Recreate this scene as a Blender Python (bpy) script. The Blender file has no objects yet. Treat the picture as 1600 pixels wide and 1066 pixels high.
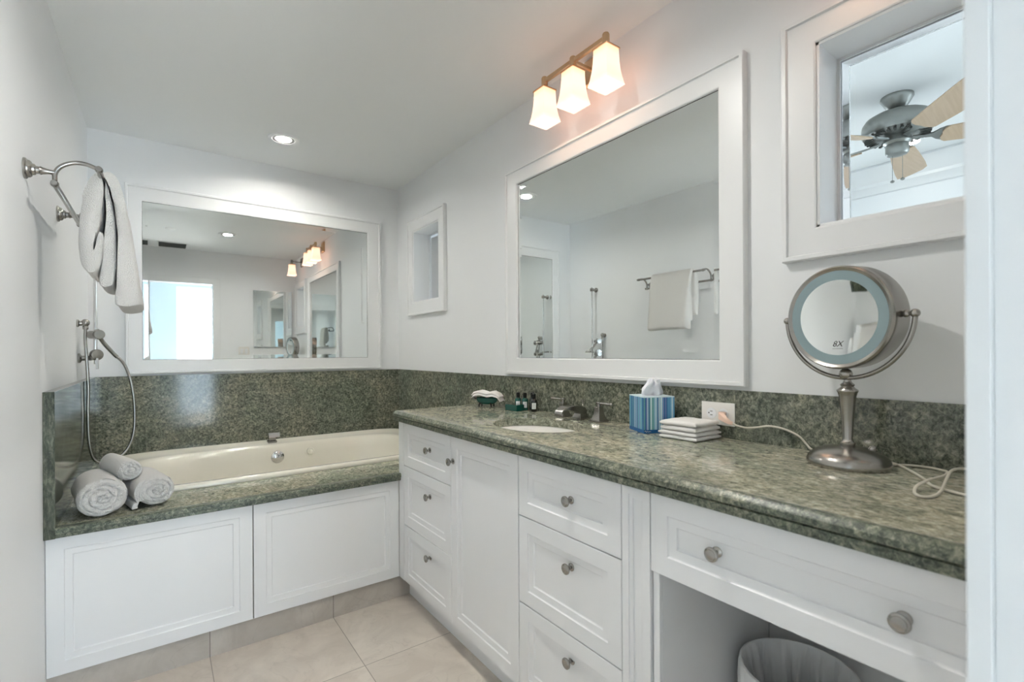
import bpy, math, random
from math import sin, cos, pi, radians
from mathutils import Vector, Matrix, noise
random.seed(7)
S = bpy.context.scene
C = S.collection

# ------------------------------------------------------------ camera
cd = bpy.data.cameras.new('camera'); cam = bpy.data.objects.new('camera', cd); C.objects.link(cam)
S.camera = cam
cd.sensor_fit = 'HORIZONTAL'; cd.sensor_width = 36; cd.lens = 36*756.8/1600
cd.shift_x = 0; cd.shift_y = 18.2/1600; cd.clip_start = .01; cd.clip_end = 60
cd.dof.use_dof = True; cd.dof.focus_distance = 1.9; cd.dof.aperture_fstop = 3.5
_y, _p, _r = radians(36.04), radians(-.048), radians(-.32)
_f = Vector((sin(_y)*cos(_p), cos(_y)*cos(_p), sin(_p))); _s = Vector((cos(_y), -sin(_y), 0)); _u = _s.cross(_f)
_s2 = _s*cos(_r)+_u*sin(_r); _u2 = -_s*sin(_r)+_u*cos(_r)
M4 = Matrix((_s2, _u2, -_f)).transposed().to_4x4(); M4.translation = (0, 0, 1.197)
cam.matrix_world = M4

# ------------------------------------------------------------ world, exposure, daylight
S.view_settings.view_transform = 'Standard'; S.view_settings.look = 'None'
S.view_settings.gamma = 1; S.view_settings.exposure = 2.06; S.view_settings.use_curve_mapping = False
w = bpy.data.worlds.new('sky'); S.world = w; w.use_nodes = True
w.node_tree.nodes['Background'].inputs[0].default_value = (.75, .88, 1, 1)
w.node_tree.nodes['Background'].inputs[1].default_value = 1.0

def area(name, loc, rot, sx, sy, power, col, parent=None, spread=180, disk=False):
    l = bpy.data.lights.new(name, 'AREA'); l.shape = 'DISK' if disk else 'RECTANGLE'; l.size = sx
    if not disk: l.size_y = sy
    l.energy = power; l.color = col; l.spread = radians(spread)
    o = bpy.data.objects.new(name, l); C.objects.link(o); o.location = loc; o.rotation_euler = rot
    if parent: o.parent = parent; o.location = Vector(loc)-parent.location
    return o
# daylight entering by the window of the room behind the camera, and by the bedroom window and a second, added one
area('daylight', (.70, -3.07, 1.25), (radians(90), 0, 0), .95, 2.2, 10, (.64, .83, 1.0))
sl = bpy.data.lights.new('bounce_sun', 'SUN'); sl.energy = 30; sl.angle = radians(1.5); sl.color = (.95, .97, 1); so = bpy.data.objects.new('bounce_sun', sl); C.objects.link(so)
so.rotation_euler = (radians(38), 0, radians(-6)); so.location = (.5, -6, 5)      # sun added so its bounce off the hall floor brightens the ceiling
area('daylight', (4.06, -.85, 1.2), (0, radians(90), 0), 1.8, 1.7, 3.0, (.84, .93, 1.0))
area('daylight', (4.06, 2.35, 1.2), (0, radians(90), 0), 1.8, .9, 5.5, (.88, .94, 1.0))  # second bedroom daylight, added to brighten the far window's jamb

# ------------------------------------------------------------ materials
def nt(name):
    m = bpy.data.materials.new(name); m.use_nodes = True
    return m, m.node_tree, m.node_tree.nodes['Principled BSDF']
def mat(name, col, rough=.5, metal=0, spec=.5, coat=0, bump=None, **kw):
    m, t, b = nt(name)
    b.inputs['Base Color'].default_value = (*col, 1); b.inputs['Roughness'].default_value = rough
    b.inputs['Metallic'].default_value = metal; b.inputs['Specular IOR Level'].default_value = spec
    b.inputs['Coat Weight'].default_value = coat
    for k, v in kw.items(): b.inputs[k.replace('_', ' ')].default_value = v
    if bump:
        n = t.nodes.new('ShaderNodeTexNoise'); n.inputs['Scale'].default_value = bump[0]; n.inputs['Detail'].default_value = 3
        g = t.nodes.new('ShaderNodeNewGeometry'); t.links.new(g.outputs['Position'], n.inputs['Vector'])
        u = t.nodes.new('ShaderNodeBump'); u.inputs['Strength'].default_value = bump[1]; u.inputs['Distance'].default_value = bump[2]
        t.links.new(n.outputs['Fac'], u.inputs['Height']); t.links.new(u.outputs['Normal'], b.inputs['Normal'])
    return m
def ramp(t, fac, stops):
    r = t.nodes.new('ShaderNodeValToRGB'); e = r.color_ramp.elements
    while len(e) < len(stops): e.new(.5)
    for i, (p, c) in enumerate(stops): e[i].position = p; e[i].color = (*c, 1)
    t.links.new(fac, r.inputs['Fac']); return r.outputs['Color']
def mixc(t, fac, a, b, mode='MIX'):
    m = t.nodes.new('ShaderNodeMix'); m.data_type = 'RGBA'; m.blend_type = mode
    if isinstance(fac, float): m.inputs[0].default_value = fac
    else: t.links.new(fac, m.inputs[0])
    for s, v in ((6, a), (7, b)):
        if isinstance(v, tuple): m.inputs[s].default_value = (*v, 1)
        else: t.links.new(v, m.inputs[s])
    return m.outputs[2]
def granite(name, dark, mid, light, stretch=(1, 1, 1), rot=0., streak=.4, gain=1.0):
    m, t, b = nt(name)
    g = t.nodes.new('ShaderNodeNewGeometry')
    mp = t.nodes.new('ShaderNodeMapping'); mp.inputs['Scale'].default_value = stretch; mp.inputs['Rotation'].default_value = (rot, 0, 0)
    t.links.new(g.outputs['Position'], mp.inputs['Vector'])
    def nz(src, sc, det, ro=.6, dist=0.):
        n = t.nodes.new('ShaderNodeTexNoise'); n.inputs['Scale'].default_value = sc; n.inputs['Detail'].default_value = det
        n.inputs['Roughness'].default_value = ro; n.inputs['Distortion'].default_value = dist
        t.links.new(src, n.inputs['Vector']); return n.outputs['Fac']
    fine = nz(mp.outputs['Vector'], 88, 6, .75, .6)
    midn = nz(mp.outputs['Vector'], 21, 6, .62, 1.8)
    big = nz(mp.outputs['Vector'], 3.4, 5, .6, .6)
    strk = nz(mp.outputs['Vector'], 9, 6, .65, 1.6)
    base = ramp(t, fine, [(.37, dark), (.50, mid), (.64, light)])
    tint = ramp(t, big, [(.38, (.78, .85, .82)), (.52, (1.0, 1.0, .97)), (.64, (1.10, 1.06, 1.0))])
    mott = ramp(t, midn, [(.36, (.64, .67, .64)), (.50, (1, 1, 1)), (.66, (1.32, 1.30, 1.25))])
    st = ramp(t, strk, [(.38, (.60, .64, .60)), (.5, (1, 1, 1)), (.64, (1.5, 1.45, 1.35))])
    c = mixc(t, 1.0, base, tint, 'MULTIPLY'); c = mixc(t, 1.0, c, mott, 'MULTIPLY'); c = mixc(t, streak, c, mixc(t, 1.0, c, st, 'MULTIPLY'))
    spk = nz(g.outputs['Position'], 190, 3, .6)
    c = mixc(t, ramp(t, spk, [(.60, (0, 0, 0)), (.68, (.5, .5, .5))]), c, light)
    t.links.new(c, b.inputs['Base Color'])
    b.inputs['Roughness'].default_value = .09; b.inputs['Specular IOR Level'].default_value = .5
    return m
def tiles(name, size, off, axes, c1, c2, grout):
    m, t, b = nt(name)
    g = t.nodes.new('ShaderNodeNewGeometry'); sp = t.nodes.new('ShaderNodeSeparateXYZ'); t.links.new(g.outputs['Position'], sp.inputs[0])
    def mth(op, a, v):
        n = t.nodes.new('ShaderNodeMath'); n.operation = op
        for i, q in enumerate((a, v)):
            if q is None: continue
            if isinstance(q, (int, float)): n.inputs[i].default_value = q
            else: t.links.new(q, n.inputs[i])
        return n.outputs[0]
    fac = None; cells = []
    for ax, s, o in zip(axes, size, off):
        v = mth('DIVIDE', mth('SUBTRACT', sp.outputs[ax], o), s)
        fr = mth('FRACT', v, None); cells.append(mth('FLOOR', v, None))
        d = mth('MINIMUM', fr, mth('SUBTRACT', 1.0, fr)); l = mth('LESS_THAN', mth('MULTIPLY', d, s), .0016)
        fac = l if fac is None else mth('MAXIMUM', fac, l)
    cb = t.nodes.new('ShaderNodeCombineXYZ')
    for i, c in enumerate(cells): t.links.new(c, cb.inputs[i])
    wn = t.nodes.new('ShaderNodeTexWhiteNoise'); wn.noise_dimensions = '3D'; t.links.new(cb.outputs[0], wn.inputs['Vector'])
    add = t.nodes.new('ShaderNodeVectorMath'); add.operation = 'MULTIPLY_ADD'
    t.links.new(wn.outputs['Color'], add.inputs[0]); add.inputs[1].default_value = (7, 7, 7); t.links.new(g.outputs['Position'], add.inputs[2])
    n = t.nodes.new('ShaderNodeTexNoise'); n.inputs['Scale'].default_value = 4.5; n.inputs['Detail'].default_value = 8
    n.inputs['Roughness'].default_value = .62; n.inputs['Distortion'].default_value = 1.2; t.links.new(add.outputs[0], n.inputs['Vector'])
    c = ramp(t, n.outputs['Fac'], [(.33, c1), (.5, tuple((a+b_)/2 for a, b_ in zip(c1, c2))), (.66, c2)])
    v = t.nodes.new('ShaderNodeTexNoise'); v.inputs['Scale'].default_value = 2.6; v.inputs['Detail'].default_value = 6; v.inputs['Distortion'].default_value = 2.2
    t.links.new(add.outputs[0], v.inputs['Vector'])
    vein = ramp(t, v.outputs['Fac'], [(.490, (0, 0, 0)), (.5, (.20, .20, .20)), (.510, (0, 0, 0))])
    c = mixc(t, vein, c, tuple(x*.62 for x in c1))
    c = mixc(t, fac, c, grout)
    t.links.new(c, b.inputs['Base Color']); b.inputs['Roughness'].default_value = .28
    return m

WALL = mat('wall_paint', (.86, .878, .888), .55, spec=.3)
CEIL = mat('ceiling_paint', (.86, .882, .885), .8, spec=.2)
TRIM = mat('trim_paint', (.83, .845, .85), .32)
CAB = mat('cabinet_paint', (.87, .88, .885), .30)
CABIN = mat('cabinet_interior', (.80, .82, .83), .5)
MIRR = mat('mirror_silver', (.86, .89, .88), .0, metal=1)
DARK = mat('dark_gap', (.03, .035, .03), .8)
NICK = mat('brushed_nickel', (.38, .365, .34), .26, metal=1)
CHROME = mat('polished_chrome', (.72, .72, .71), .10, metal=1)
TUBM = mat('cream_acrylic', (.84, .81, .71), .12, coat=.4)
CERAM = mat('white_ceramic', (.86, .84, .80), .12, coat=.3)
TOWEL = mat('white_terry', (.955, .94, .91), .95, spec=.1, bump=(330, 1.0, .010), Sheen_Weight=.25)
CLOTH = mat('washcloth_terry', (.93, .91, .89), .95, spec=.1, bump=(500, .7, .003), Sheen_Weight=.2)
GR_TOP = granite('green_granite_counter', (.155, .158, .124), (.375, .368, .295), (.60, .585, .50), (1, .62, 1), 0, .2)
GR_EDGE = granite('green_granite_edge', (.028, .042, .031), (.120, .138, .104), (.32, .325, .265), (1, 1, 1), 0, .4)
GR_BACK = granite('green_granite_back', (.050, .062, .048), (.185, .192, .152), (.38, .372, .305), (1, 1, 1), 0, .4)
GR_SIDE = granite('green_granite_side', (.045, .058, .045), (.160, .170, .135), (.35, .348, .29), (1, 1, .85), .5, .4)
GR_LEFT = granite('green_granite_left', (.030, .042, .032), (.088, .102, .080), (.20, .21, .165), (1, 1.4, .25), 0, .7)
GR_EDGE.node_tree.nodes['Principled BSDF'].inputs['Roughness'].default_value = .34
FLOOR = tiles('travertine_tile', (.475, .475), (.155, 1.833-.475*4), (0, 1), (.60, .535, .47), (.74, .675, .60), (.34, .30, .26))
BASET = tiles('travertine_base', (.475, 9.), (.155, -1.), (0, 2), (.45, .41, .365), (.57, .53, .48), (.24, .21, .19))
BEDFL = mat('bedroom_floor', (.62, .58, .52), .4)
HALLW = mat('hall_paint', (.40, .48, .52), .6)
GLASS = mat('window_glass', (1, 1, 1), 0, Transmission_Weight=1.0, IOR=1.5)

PANE = bpy.data.materials.new('clear_pane'); PANE.use_nodes = True
_t = PANE.node_tree; _o = _t.nodes['Material Output']; _a = _t.nodes.new('ShaderNodeBsdfTransparent'); _g = _t.nodes.new('ShaderNodeBsdfGlossy'); _m = _t.nodes.new('ShaderNodeMixShader'); _fr = _t.nodes.new('ShaderNodeFresnel')
_g.inputs['Roughness'].default_value = 0; _a.inputs[0].default_value = (.96, .985, .97, 1); _t.links.new(_fr.outputs[0], _m.inputs[0]); _t.links.new(_a.outputs[0], _m.inputs[1]); _t.links.new(_g.outputs[0], _m.inputs[2]); _t.links.new(_m.outputs[0], _o.inputs[0])
def emis(name, col, st):
    m, t, b = nt(name)
    b.inputs['Base Color'].default_value = (*col, 1)
    b.inputs['Emission Color'].default_value = (*col, 1); b.inputs['Emission Strength'].default_value = st
    return m
LENS = emis('downlight_lens', (1, .97, .92), 7)
SHADE = mat('frosted_lit_glass', (.42, .36, .29), .35)
def _shade():
    t = SHADE.node_tree; b = t.nodes['Principled BSDF']
    g = t.nodes.new('ShaderNodeTexCoord'); s = t.nodes.new('ShaderNodeSeparateXYZ'); t.links.new(g.outputs['Object'], s.inputs[0])
    m = t.nodes.new('ShaderNodeMapRange'); t.links.new(s.outputs[2], m.inputs[0])
    m.inputs[1].default_value = -.165; m.inputs[2].default_value = -.03; m.inputs[3].default_value = 0; m.inputs[4].default_value = 1
    c = ramp(t, m.outputs[0], [(0, (1, .64, .50)), (.22, (1, .50, .35)), (.55, (1, .57, .42)), (.85, (1, .59, .42)), (1, (1, .46, .28))])
    t.links.new(c, b.inputs['Emission Color']); b.inputs['Emission Strength'].default_value = .43
_shade()
BULB = emis('bulb_glow', (1, .72, .50), 5)

# ------------------------------------------------------------ mesh builder
class MB:
    def __init__(s): s.v = []; s.f = []; s.mi = []
    def add(s, vs, fs, mi=0):
        o = len(s.v); s.v += [tuple(v) for v in vs]
        for f in fs: s.f.append(tuple(i+o for i in f)); s.mi.append(mi)
        return s
    def box(s, a, b, mi=0):
        x0, y0, z0 = a; x1, y1, z1 = b
        vs = [(x0,y0,z0),(x1,y0,z0),(x1,y1,z0),(x0,y1,z0),(x0,y0,z1),(x1,y0,z1),(x1,y1,z1),(x0,y1,z1)]
        return s.add(vs, [(3,2,1,0),(4,5,6,7),(0,1,5,4),(1,2,6,5),(2,3,7,6),(3,0,4,7)], mi)
    def loft(s, rings, closed=True, cap0=True, cap1=True, mi=0):
        n = len(rings[0]); vs = [p for r in rings for p in r]; fs = []
        for k in range(len(rings)-1):
            for i in range(n if closed else n-1):
                j = (i+1) % n; fs.append((k*n+i, k*n+j, (k+1)*n+j, (k+1)*n+i))
        if cap0: fs.append(tuple(range(n-1, -1, -1)))
        if cap1: fs.append(tuple((len(rings)-1)*n+i for i in range(n)))
        return s.add(vs, fs, mi)
    def lathe(s, prof, org=(0,0,0), axis=(0,0,1), n=28, cap=True, mi=0):
        ax = Vector(axis).normalized(); t = ax.orthogonal().normalized(); u = ax.cross(t); o = Vector(org)
        rings = [[o+ax*h+(t*cos(2*pi*i/n)+u*sin(2*pi*i/n))*max(r, 1e-4) for i in range(n)] for r, h in prof]
        return s.loft(rings, True, cap, cap, mi)
    def tube(s, path, rad, n=12, mi=0, flat=1.0):
        P = [Vector(p) for p in path]; R = rad if isinstance(rad, (list, tuple)) else [rad]*len(P)
        T = [((P[min(i+1, len(P)-1)]-P[max(i-1, 0)])).normalized() for i in range(len(P))]
        nrm = T[0].orthogonal().normalized(); rings = []
        for i, p in enumerate(P):
            nrm = (nrm-T[i]*nrm.dot(T[i])).normalized(); b = T[i].cross(nrm)
            rings.append([p+(nrm*cos(2*pi*k/n)+b*sin(2*pi*k/n)*flat)*R[i] for k in range(n)])
        return s.loft(rings, mi=mi)
    def ball(s, c, r, n=20, mi=0, sc=(1,1,1)):
        c = Vector(c); rings = []
        for k in range(1, n//2):
            a = pi*k/(n//2); rings.append([c+Vector((r*sc[0]*sin(a)*cos(2*pi*i/n), r*sc[1]*sin(a)*sin(2*pi*i/n), -r*sc[2]*cos(a))) for i in range(n)])
        return s.loft(rings, mi=mi)
    def ring(s, outer, inner, mi=0):
        n = len(outer); return s.add(list(outer)+list(inner), [(i, (i+1) % n, n+(i+1) % n, n+i) for i in range(n)], mi)
def spline(pts, per=8):
    P = [Vector(p) for p in pts]; out = []
    for i in range(len(P)-1):
        a, b, c, d = P[max(i-1, 0)], P[i], P[i+1], P[min(i+2, len(P)-1)]
        for k in range(per):
            t = k/per; out.append(.5*((2*b)+(-a+c)*t+(2*a-5*b+4*c-d)*t*t+(-a+3*b-3*c+d)*t**3))
    out.append(P[-1]); return out

def obj(name, mb, m, parent=None, smooth=True, bevel=0, angle=38, local=False, sub=0):
    me = bpy.data.meshes.new(name); vs = mb.v
    po = Vector((0, 0, 0))
    if parent is not None and not local:
        p = parent
        while p is not None: po += p.location; p = p.parent
        vs = [tuple(Vector(v)-po) for v in vs]
    me.from_pydata(vs, [], mb.f)
    ms = m if isinstance(m, (list, tuple)) else [m]
    for x in ms: me.materials.append(x)
    for p, i in zip(me.polygons, mb.mi): p.material_index = i
    me.update(); me.validate()
    import bmesh
    b = bmesh.new(); b.from_mesh(me); bmesh.ops.remove_doubles(b, verts=b.verts, dist=1e-5)
    bmesh.ops.recalc_face_normals(b, faces=b.faces); b.to_mesh(me); b.free()
    if smooth:
        for p in me.polygons: p.use_smooth = True
        me.set_sharp_from_angle(angle=radians(angle))
    o = bpy.data.objects.new(name, me); C.objects.link(o)
    if parent is not None: o.parent = parent
    if bevel:
        bv = o.modifiers.new('bevel', 'BEVEL'); bv.width = bevel; bv.segments = 2; bv.limit_method = 'ANGLE'; bv.angle_limit = radians(40)
    if sub:
        sd = o.modifiers.new('subdivision', 'SUBSURF'); sd.levels = sub; sd.render_levels = sub
    return o
def tag(o, label=None, cat=None, group=None, kind=None):
    if label: o['label'] = label
    if cat: o['category'] = cat
    if group: o['group'] = group
    if kind: o['kind'] = kind
    return o
def thing(name, label, cat, loc=(0, 0, 0), group=None, rot=(0, 0, 0)):
    o = bpy.data.objects.new(name, None); C.objects.link(o); o.location = loc; o.rotation_euler = rot
    o.empty_display_size = .05
    return tag(o, label, cat, group)
def struct(name, mb, m, **k): return tag(obj(name, mb, m, **k), kind='structure')

# ------------------------------------------------------------ dimensions (metres)
XW, YW, XL, ZC = 1.478, 3.508, -.315, 2.44      # vanity wall, tub wall, left wall, ceiling
XS, YS = 1.470, 3.498                           # faces of the stone splashes
YN, YN0 = .086, -.035                           # near wall faces
XB = 1.62                                       # bedroom side of vanity wall

# ------------------------------------------------------------ the shell
struct('floor', MB().box((-.40, -.4, -.05), (1.60, 3.60, 0)), FLOOR, smooth=False)
struct('ceiling', MB().box((-.40, YN0, ZC), (XB, 3.60, ZC+.06)), CEIL, smooth=False)
struct('wall_back', MB().box((-.40, YW, 0), (XB, 3.60, ZC)), WALL, smooth=False)
struct('wall_left', MB().box((-.40, YN, 0), (XL, YW, ZC)), WALL, smooth=False)
wf = (2.814, 3.210, 1.550, 2.060)    # far window opening y0,y1,z0,z1
wn = (.205, .584, 1.536, 2.044)      # near window opening
def wallholes(x0, x1):
    b = MB(); ys = [YN0, wn[0], wn[1], wf[0], wf[1], YW]
    for i in range(5):
        h = wn if i == 1 else wf if i == 3 else None
        if h: b.box((x0, ys[i], 0), (x1, ys[i+1], h[2])); b.box((x0, ys[i], h[3]), (x1, ys[i+1], ZC))
        else: b.box((x0, ys[i], 0), (x1, ys[i+1], ZC))
    return b
struct('wall_right', wallholes(XW, XB), WALL, smooth=False)
# near wall with the doorway the picture is taken from
DX0, DX1, DZ = -.09, .53, 2.04
b = MB(); b.box((-.40, YN0, 0), (DX0-.02, YN, ZC)); b.box((DX1+.02, YN0, 0), (XW, YN, ZC)); b.box((DX0-.02, YN0, DZ+.02), (DX1+.02, YN, ZC))
struct('wall_front', b, WALL, smooth=False)
# door lining and casing
d1 = tag(bpy.data.objects.new('door_1', None), kind='structure'); C.objects.link(d1)
b = MB(); b.box((DX1+.003, YN0, 0), (DX1+.02, YN, DZ+.02)); b.box((DX0-.02, YN0, 0), (DX0-.003, YN, DZ+.02)); b.box((DX0-.003, YN0, DZ+.003), (DX1+.003, YN, DZ+.02))
obj('door_lining', b, TRIM, d1, bevel=.001)
b = MB()
for sgn, y in ((1, YN), (-1, YN0)):
    n = y+sgn*.016
    y0, y1 = min(y, n), max(y, n)
    b.box((DX1, y0, 0), (DX1+.075, y1, DZ+.075)); b.box((DX0-.075, y0, 0), (DX0, y1, DZ+.075)); b.box((DX0, y0, DZ), (DX1, y1, DZ+.075))
obj('door_casing', b, TRIM, d1, bevel=.001)

# room behind the camera
HY = -3.0
b = MB(); b.box((-1.7, HY, -.05), (1.0, -.4, 0)); struct('floor_hall', b, BEDFL, smooth=False)
struct('ceiling_hall', MB().box((-1.7, HY, ZC), (1.3, YN0, ZC+.06)), CEIL, smooth=False)
b = MB(); b.box((-1.8, HY-.1, 0), (.235, HY, ZC)); b.box((1.15, HY-.1, 0), (1.3, HY, ZC)); b.box((.235, HY-.1, 2.35), (1.15, HY, ZC)); b.box((.235, HY-.1, 0), (1.15, HY, .15))
struct('wall_hall_end', b, HALLW, smooth=False)
struct('wall_hall_left', MB().box((-1.8, HY, 0), (-1.7, YN0, ZC)), WALL, smooth=False)
struct('wall_hall_right', MB().box((1.2, HY, 0), (1.3, YN0, ZC)), WALL, smooth=False)
struct('wall_hall_front', MB().box((-1.8, YN0, 0), (-.40, YN0+.1, ZC)), WALL, smooth=False)
w3 = tag(bpy.data.objects.new('window_3', None), kind='structure'); C.objects.link(w3)
b = MB(); b.box((.235, HY-.06, .15), (.275, HY, 2.35)); b.box((1.11, HY-.06, .15), (1.15, HY, 2.35)); b.box((.275, HY-.06, 2.31), (1.11, HY, 2.35)); b.box((.275, HY-.06, .15), (1.11, HY, .19))
obj('window_frame', b, TRIM, w3, bevel=.003)

# bedroom beyond the vanity wall
struct('floor_bedroom', MB().box((XB, -2.1, -.05), (4.1, 5.3, 0)), BEDFL, smooth=False)
struct('ceiling_bedroom', MB().box((XB, -2.1, ZC), (4.1, 5.3, ZC+.06)), CEIL, smooth=False)
b = MB(); b.box((4.0, -2.1, 0), (4.1, -1.7, ZC)); b.box((4.0, 0, 0), (4.1, 1.9, ZC)); b.box((4.0, 2.8, 0), (4.1, 5.3, ZC)); b.box((4.0, 1.9, 2.1), (4.1, 2.8, ZC)); b.box((4.0, 1.9, 0), (4.1, 2.8, .3)); b.box((4.0, -1.7, 2.1), (4.1, 0, ZC)); b.box((4.0, -1.7, 0), (4.1, 0, .3))  # opening nearer the far window is made up for the added daylight
struct('wall_bedroom_right', b, WALL, smooth=False)
b = MB(); b.box((XB, 5.2, 0), (4.0, 5.3, ZC)); b.box((2.45, 4.75, 0), (4.0, 5.2, ZC))
struct('wall_bedroom_back', b, WALL, smooth=False)
struct('wall_bedroom_front', MB().box((XB, -2.1, 0), (4.0, -2.0, ZC)), WALL, smooth=False)
struct('wall_bedroom_left', MB().box((XW, YW+.092, 0), (XB, 5.3, ZC)), WALL, smooth=False)
struct('wall_bedroom_side', MB().box((1.3, -2.1, 0), (XB, YN0, ZC)), WALL, smooth=False)
b = MB()   # stepped crown moulding along the far bedroom wall
pr = [(4.0, 2.44), (3.89, 2.44), (3.885, 2.425), (3.905, 2.405), (3.925, 2.37), (3.945, 2.345), (3.955, 2.335), (3.955, 2.315), (3.975, 2.30), (3.985, 2.27), (4.0, 2.265)]
b.loft([[(x, y, z) for x, z in pr] for y in (-2.0, 5.2)])
struct('trim_1', b, TRIM)

# ------------------------------------------------------------ windows in the vanity wall
FR = [(0, 0), (0, .017), (.003, .020), (.011, .020), (.014, .014), (1.0, .0135)]      # frame section: inset, height
def nested(b, P, a0, a1, b0, b1, prof, fill=False, mi=0):
    """stack of rectangle loops; P(a,b,d) maps to space"""
    rings = []
    for q, d in prof: rings.append([P(a0+q, b0+q, d), P(a1-q, b0+q, d), P(a1-q, b1-q, d), P(a0+q, b1-q, d)])
    b.loft(rings, True, False, fill, mi)
def frame(b, P, out, inn, h=.02, back=0.):
    """mitred picture-frame moulding between the rectangles out and inn (a0,a1,b0,b1)"""
    def lerp(t): return [out[i]+(inn[i]-out[i])*t for i in range(4)]
    secs = [(0, 0), (0, h*.85), (.03, h), (.15, h), (.18, h*.72), (.95, h*.70), (1.0, h*.62), (1.0, back)]
    rings = []
    for t, d in secs:
        a0, a1, b0, b1 = lerp(t); rings.append([P(a0, b0, d), P(a1, b0, d), P(a1, b1, d), P(a0, b1, d)])
    b.loft(rings, True, False, False)
PV = lambda a, c, d: (XW-d, a, c)
PB = lambda a, c, d: (a, YW-d, c)
def window(name, y0, y1, z0, z1, oy0, oy1, oz0, oz1):
    w = tag(bpy.data.objects.new(name, None), kind='structure'); C.objects.link(w)
    b = MB(); frame(b, PV, (oy0, oy1, oz0, oz1), (y0, y1, z0, z1), .026); obj('window_frame', b, TRIM, w, angle=20)
    g = .004; x0, x1 = XW-.012, XB-.002; t = .012
    b = MB(); b.box((x0, y0-g, z0-g), (x1, y0+t-g, z1+g)); b.box((x0, y1-t+g, z0-g), (x1, y1+g, z1+g))
    b.box((x0, y0-g, z0-g), (x1, y1+g, z0+t-g)); b.box((x0, y0-g, z1-t+g), (x1, y1+g, z1+g))
    obj('window_jamb', b, TRIM, w, bevel=.0008)
    # glazing stop
    a0, a1, c0, c1 = y0+t-g, y1-t+g, z0+t-g, z1-t+g
    b = MB()
    for xx in (1.590, 1.606):
        s_ = .007
        b.box((xx-.004, a0, c0), (xx, a0+s_, c1)); b.box((xx-.004, a1-s_, c0), (xx, a1, c1)); b.box((xx-.004, a0+s_, c0), (xx, a1-s_, c0+s_)); b.box((xx-.004, a0+s_, c1-s_), (xx, a1-s_, c1))
    obj('glazing_bead', b, TRIM, w)
    X = 1.594; th = .0075; bw = .027; e = .0058     # flat middle of the pane and its bevelled glass border
    b = MB(); b.add([(X, a0+bw, c0+bw), (X, a1-bw, c0+bw), (X, a1-bw, c1-bw), (X, a0+bw, c1-bw)], [(0, 1, 2, 3)]); pn = obj('window_pane', b, PANE, w, smooth=False)
    rg = [(bw, X), (0, X+th-(th-.0012)), (0, X+th), (bw, X+th)]
    rg = [(bw, X), (0, X+e), (0, X+th), (bw, X+th)]
    rings = [[(x, a0+q, c0+q), (x, a1-q, c0+q), (x, a1-q, c1-q), (x, a0+q, c1-q)] for q, x in rg]
    b = MB(); b.loft(rings+[rings[0]], True, False, False); obj('bevelled_border', b, GLASS, pn, smooth=False)
window('window_1', *wf, 2.729, 3.282, 1.462, 2.144)
window('window_2', *wn, .118, .672, 1.450, 2.126)

# ------------------------------------------------------------ mirrors
def bevelled(b, P, a0, a1, b0, b1, d, bw=.024, tilt=radians(1.9)):
    h = bw*math.tan(tilt)
    nested(b, P, a0, a1, b0, b1, [(0, d+h), (bw, d)], True)
def wall_mirror(P, out, glass, label, loc):
    t = thing('wall_mirror', label, 'mirror', loc)
    b = MB(); frame(b, P, out, glass, .026, .006); obj('mirror_frame', b, TRIM, t, angle=20)
    b = MB(); g = .004; nested(b, P, glass[0]-g, glass[1]+g, glass[2]-g, glass[3]+g, [(0, .0022), (g+.0018, .0022)]); obj('shadow_gap', b, DARK, t, smooth=False)
    b = MB(); bevelled(b, P, glass[0]+.0016, glass[1]-.0016, glass[2]+.0016, glass[3]-.0016, .004); obj('mirror_glass', b, MIRR, t, smooth=False)
    return t
wall_mirror(PV, (.783, 2.060, 1.086, 2.124), (.870, 1.965, 1.168, 2.046), 'large white-framed mirror on the wall over the sink', (XW, 1.42, 1.086))
wall_mirror(PB, (-.155, 1.337, 1.086, 2.169), (-.078, 1.236, 1.165, 2.078), 'wide white-framed mirror on the wall above the bathtub', (.59, YW, 1.086))
t = thing('mirror_cabinet', 'small mirror cabinet beside the doorway, visible only as a reflection in the tub mirror', 'mirror', (1.19, YN, 1.285))
obj('cabinet_body', MB().box((.967, YN, 1.29), (1.411, YN+.020, 2.00)), TRIM, t)
b = MB(); bevelled(b, lambda a, c, d: (a, YN+d, c), .962, 1.416, 1.285, 2.005, .022); obj('mirror_glass', b, MIRR, t, smooth=False)
# light switch beside it
t = thing('light_switch', 'white double switch plate beside the mirror cabinet, seen in reflection', 'switch', (.86, YN, 1.22))
obj('switch_plate', MB().box((.80, YN, 1.17), (.92, YN+.006, 1.285)), CERAM, t, bevel=.002)
for x in (.835, .885): obj('rocker', MB().box((x-.016, YN+.006, 1.195), (x+.016, YN+.010, 1.26)), TRIM, t, bevel=.001)

# ------------------------------------------------------------ stone splashes
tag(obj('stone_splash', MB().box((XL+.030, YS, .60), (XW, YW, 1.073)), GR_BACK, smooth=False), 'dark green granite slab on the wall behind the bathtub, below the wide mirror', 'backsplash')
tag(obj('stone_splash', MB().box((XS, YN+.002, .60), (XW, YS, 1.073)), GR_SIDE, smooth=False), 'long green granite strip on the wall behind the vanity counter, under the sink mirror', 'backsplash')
tag(obj('stone_splash', MB().box((XL, 2.210, .58), (XL+.030, YW, 1.073)), [GR_LEFT], smooth=False, bevel=.0015), 'streaky green granite slab on the left wall at the foot of the bathtub', 'backsplash')

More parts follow.
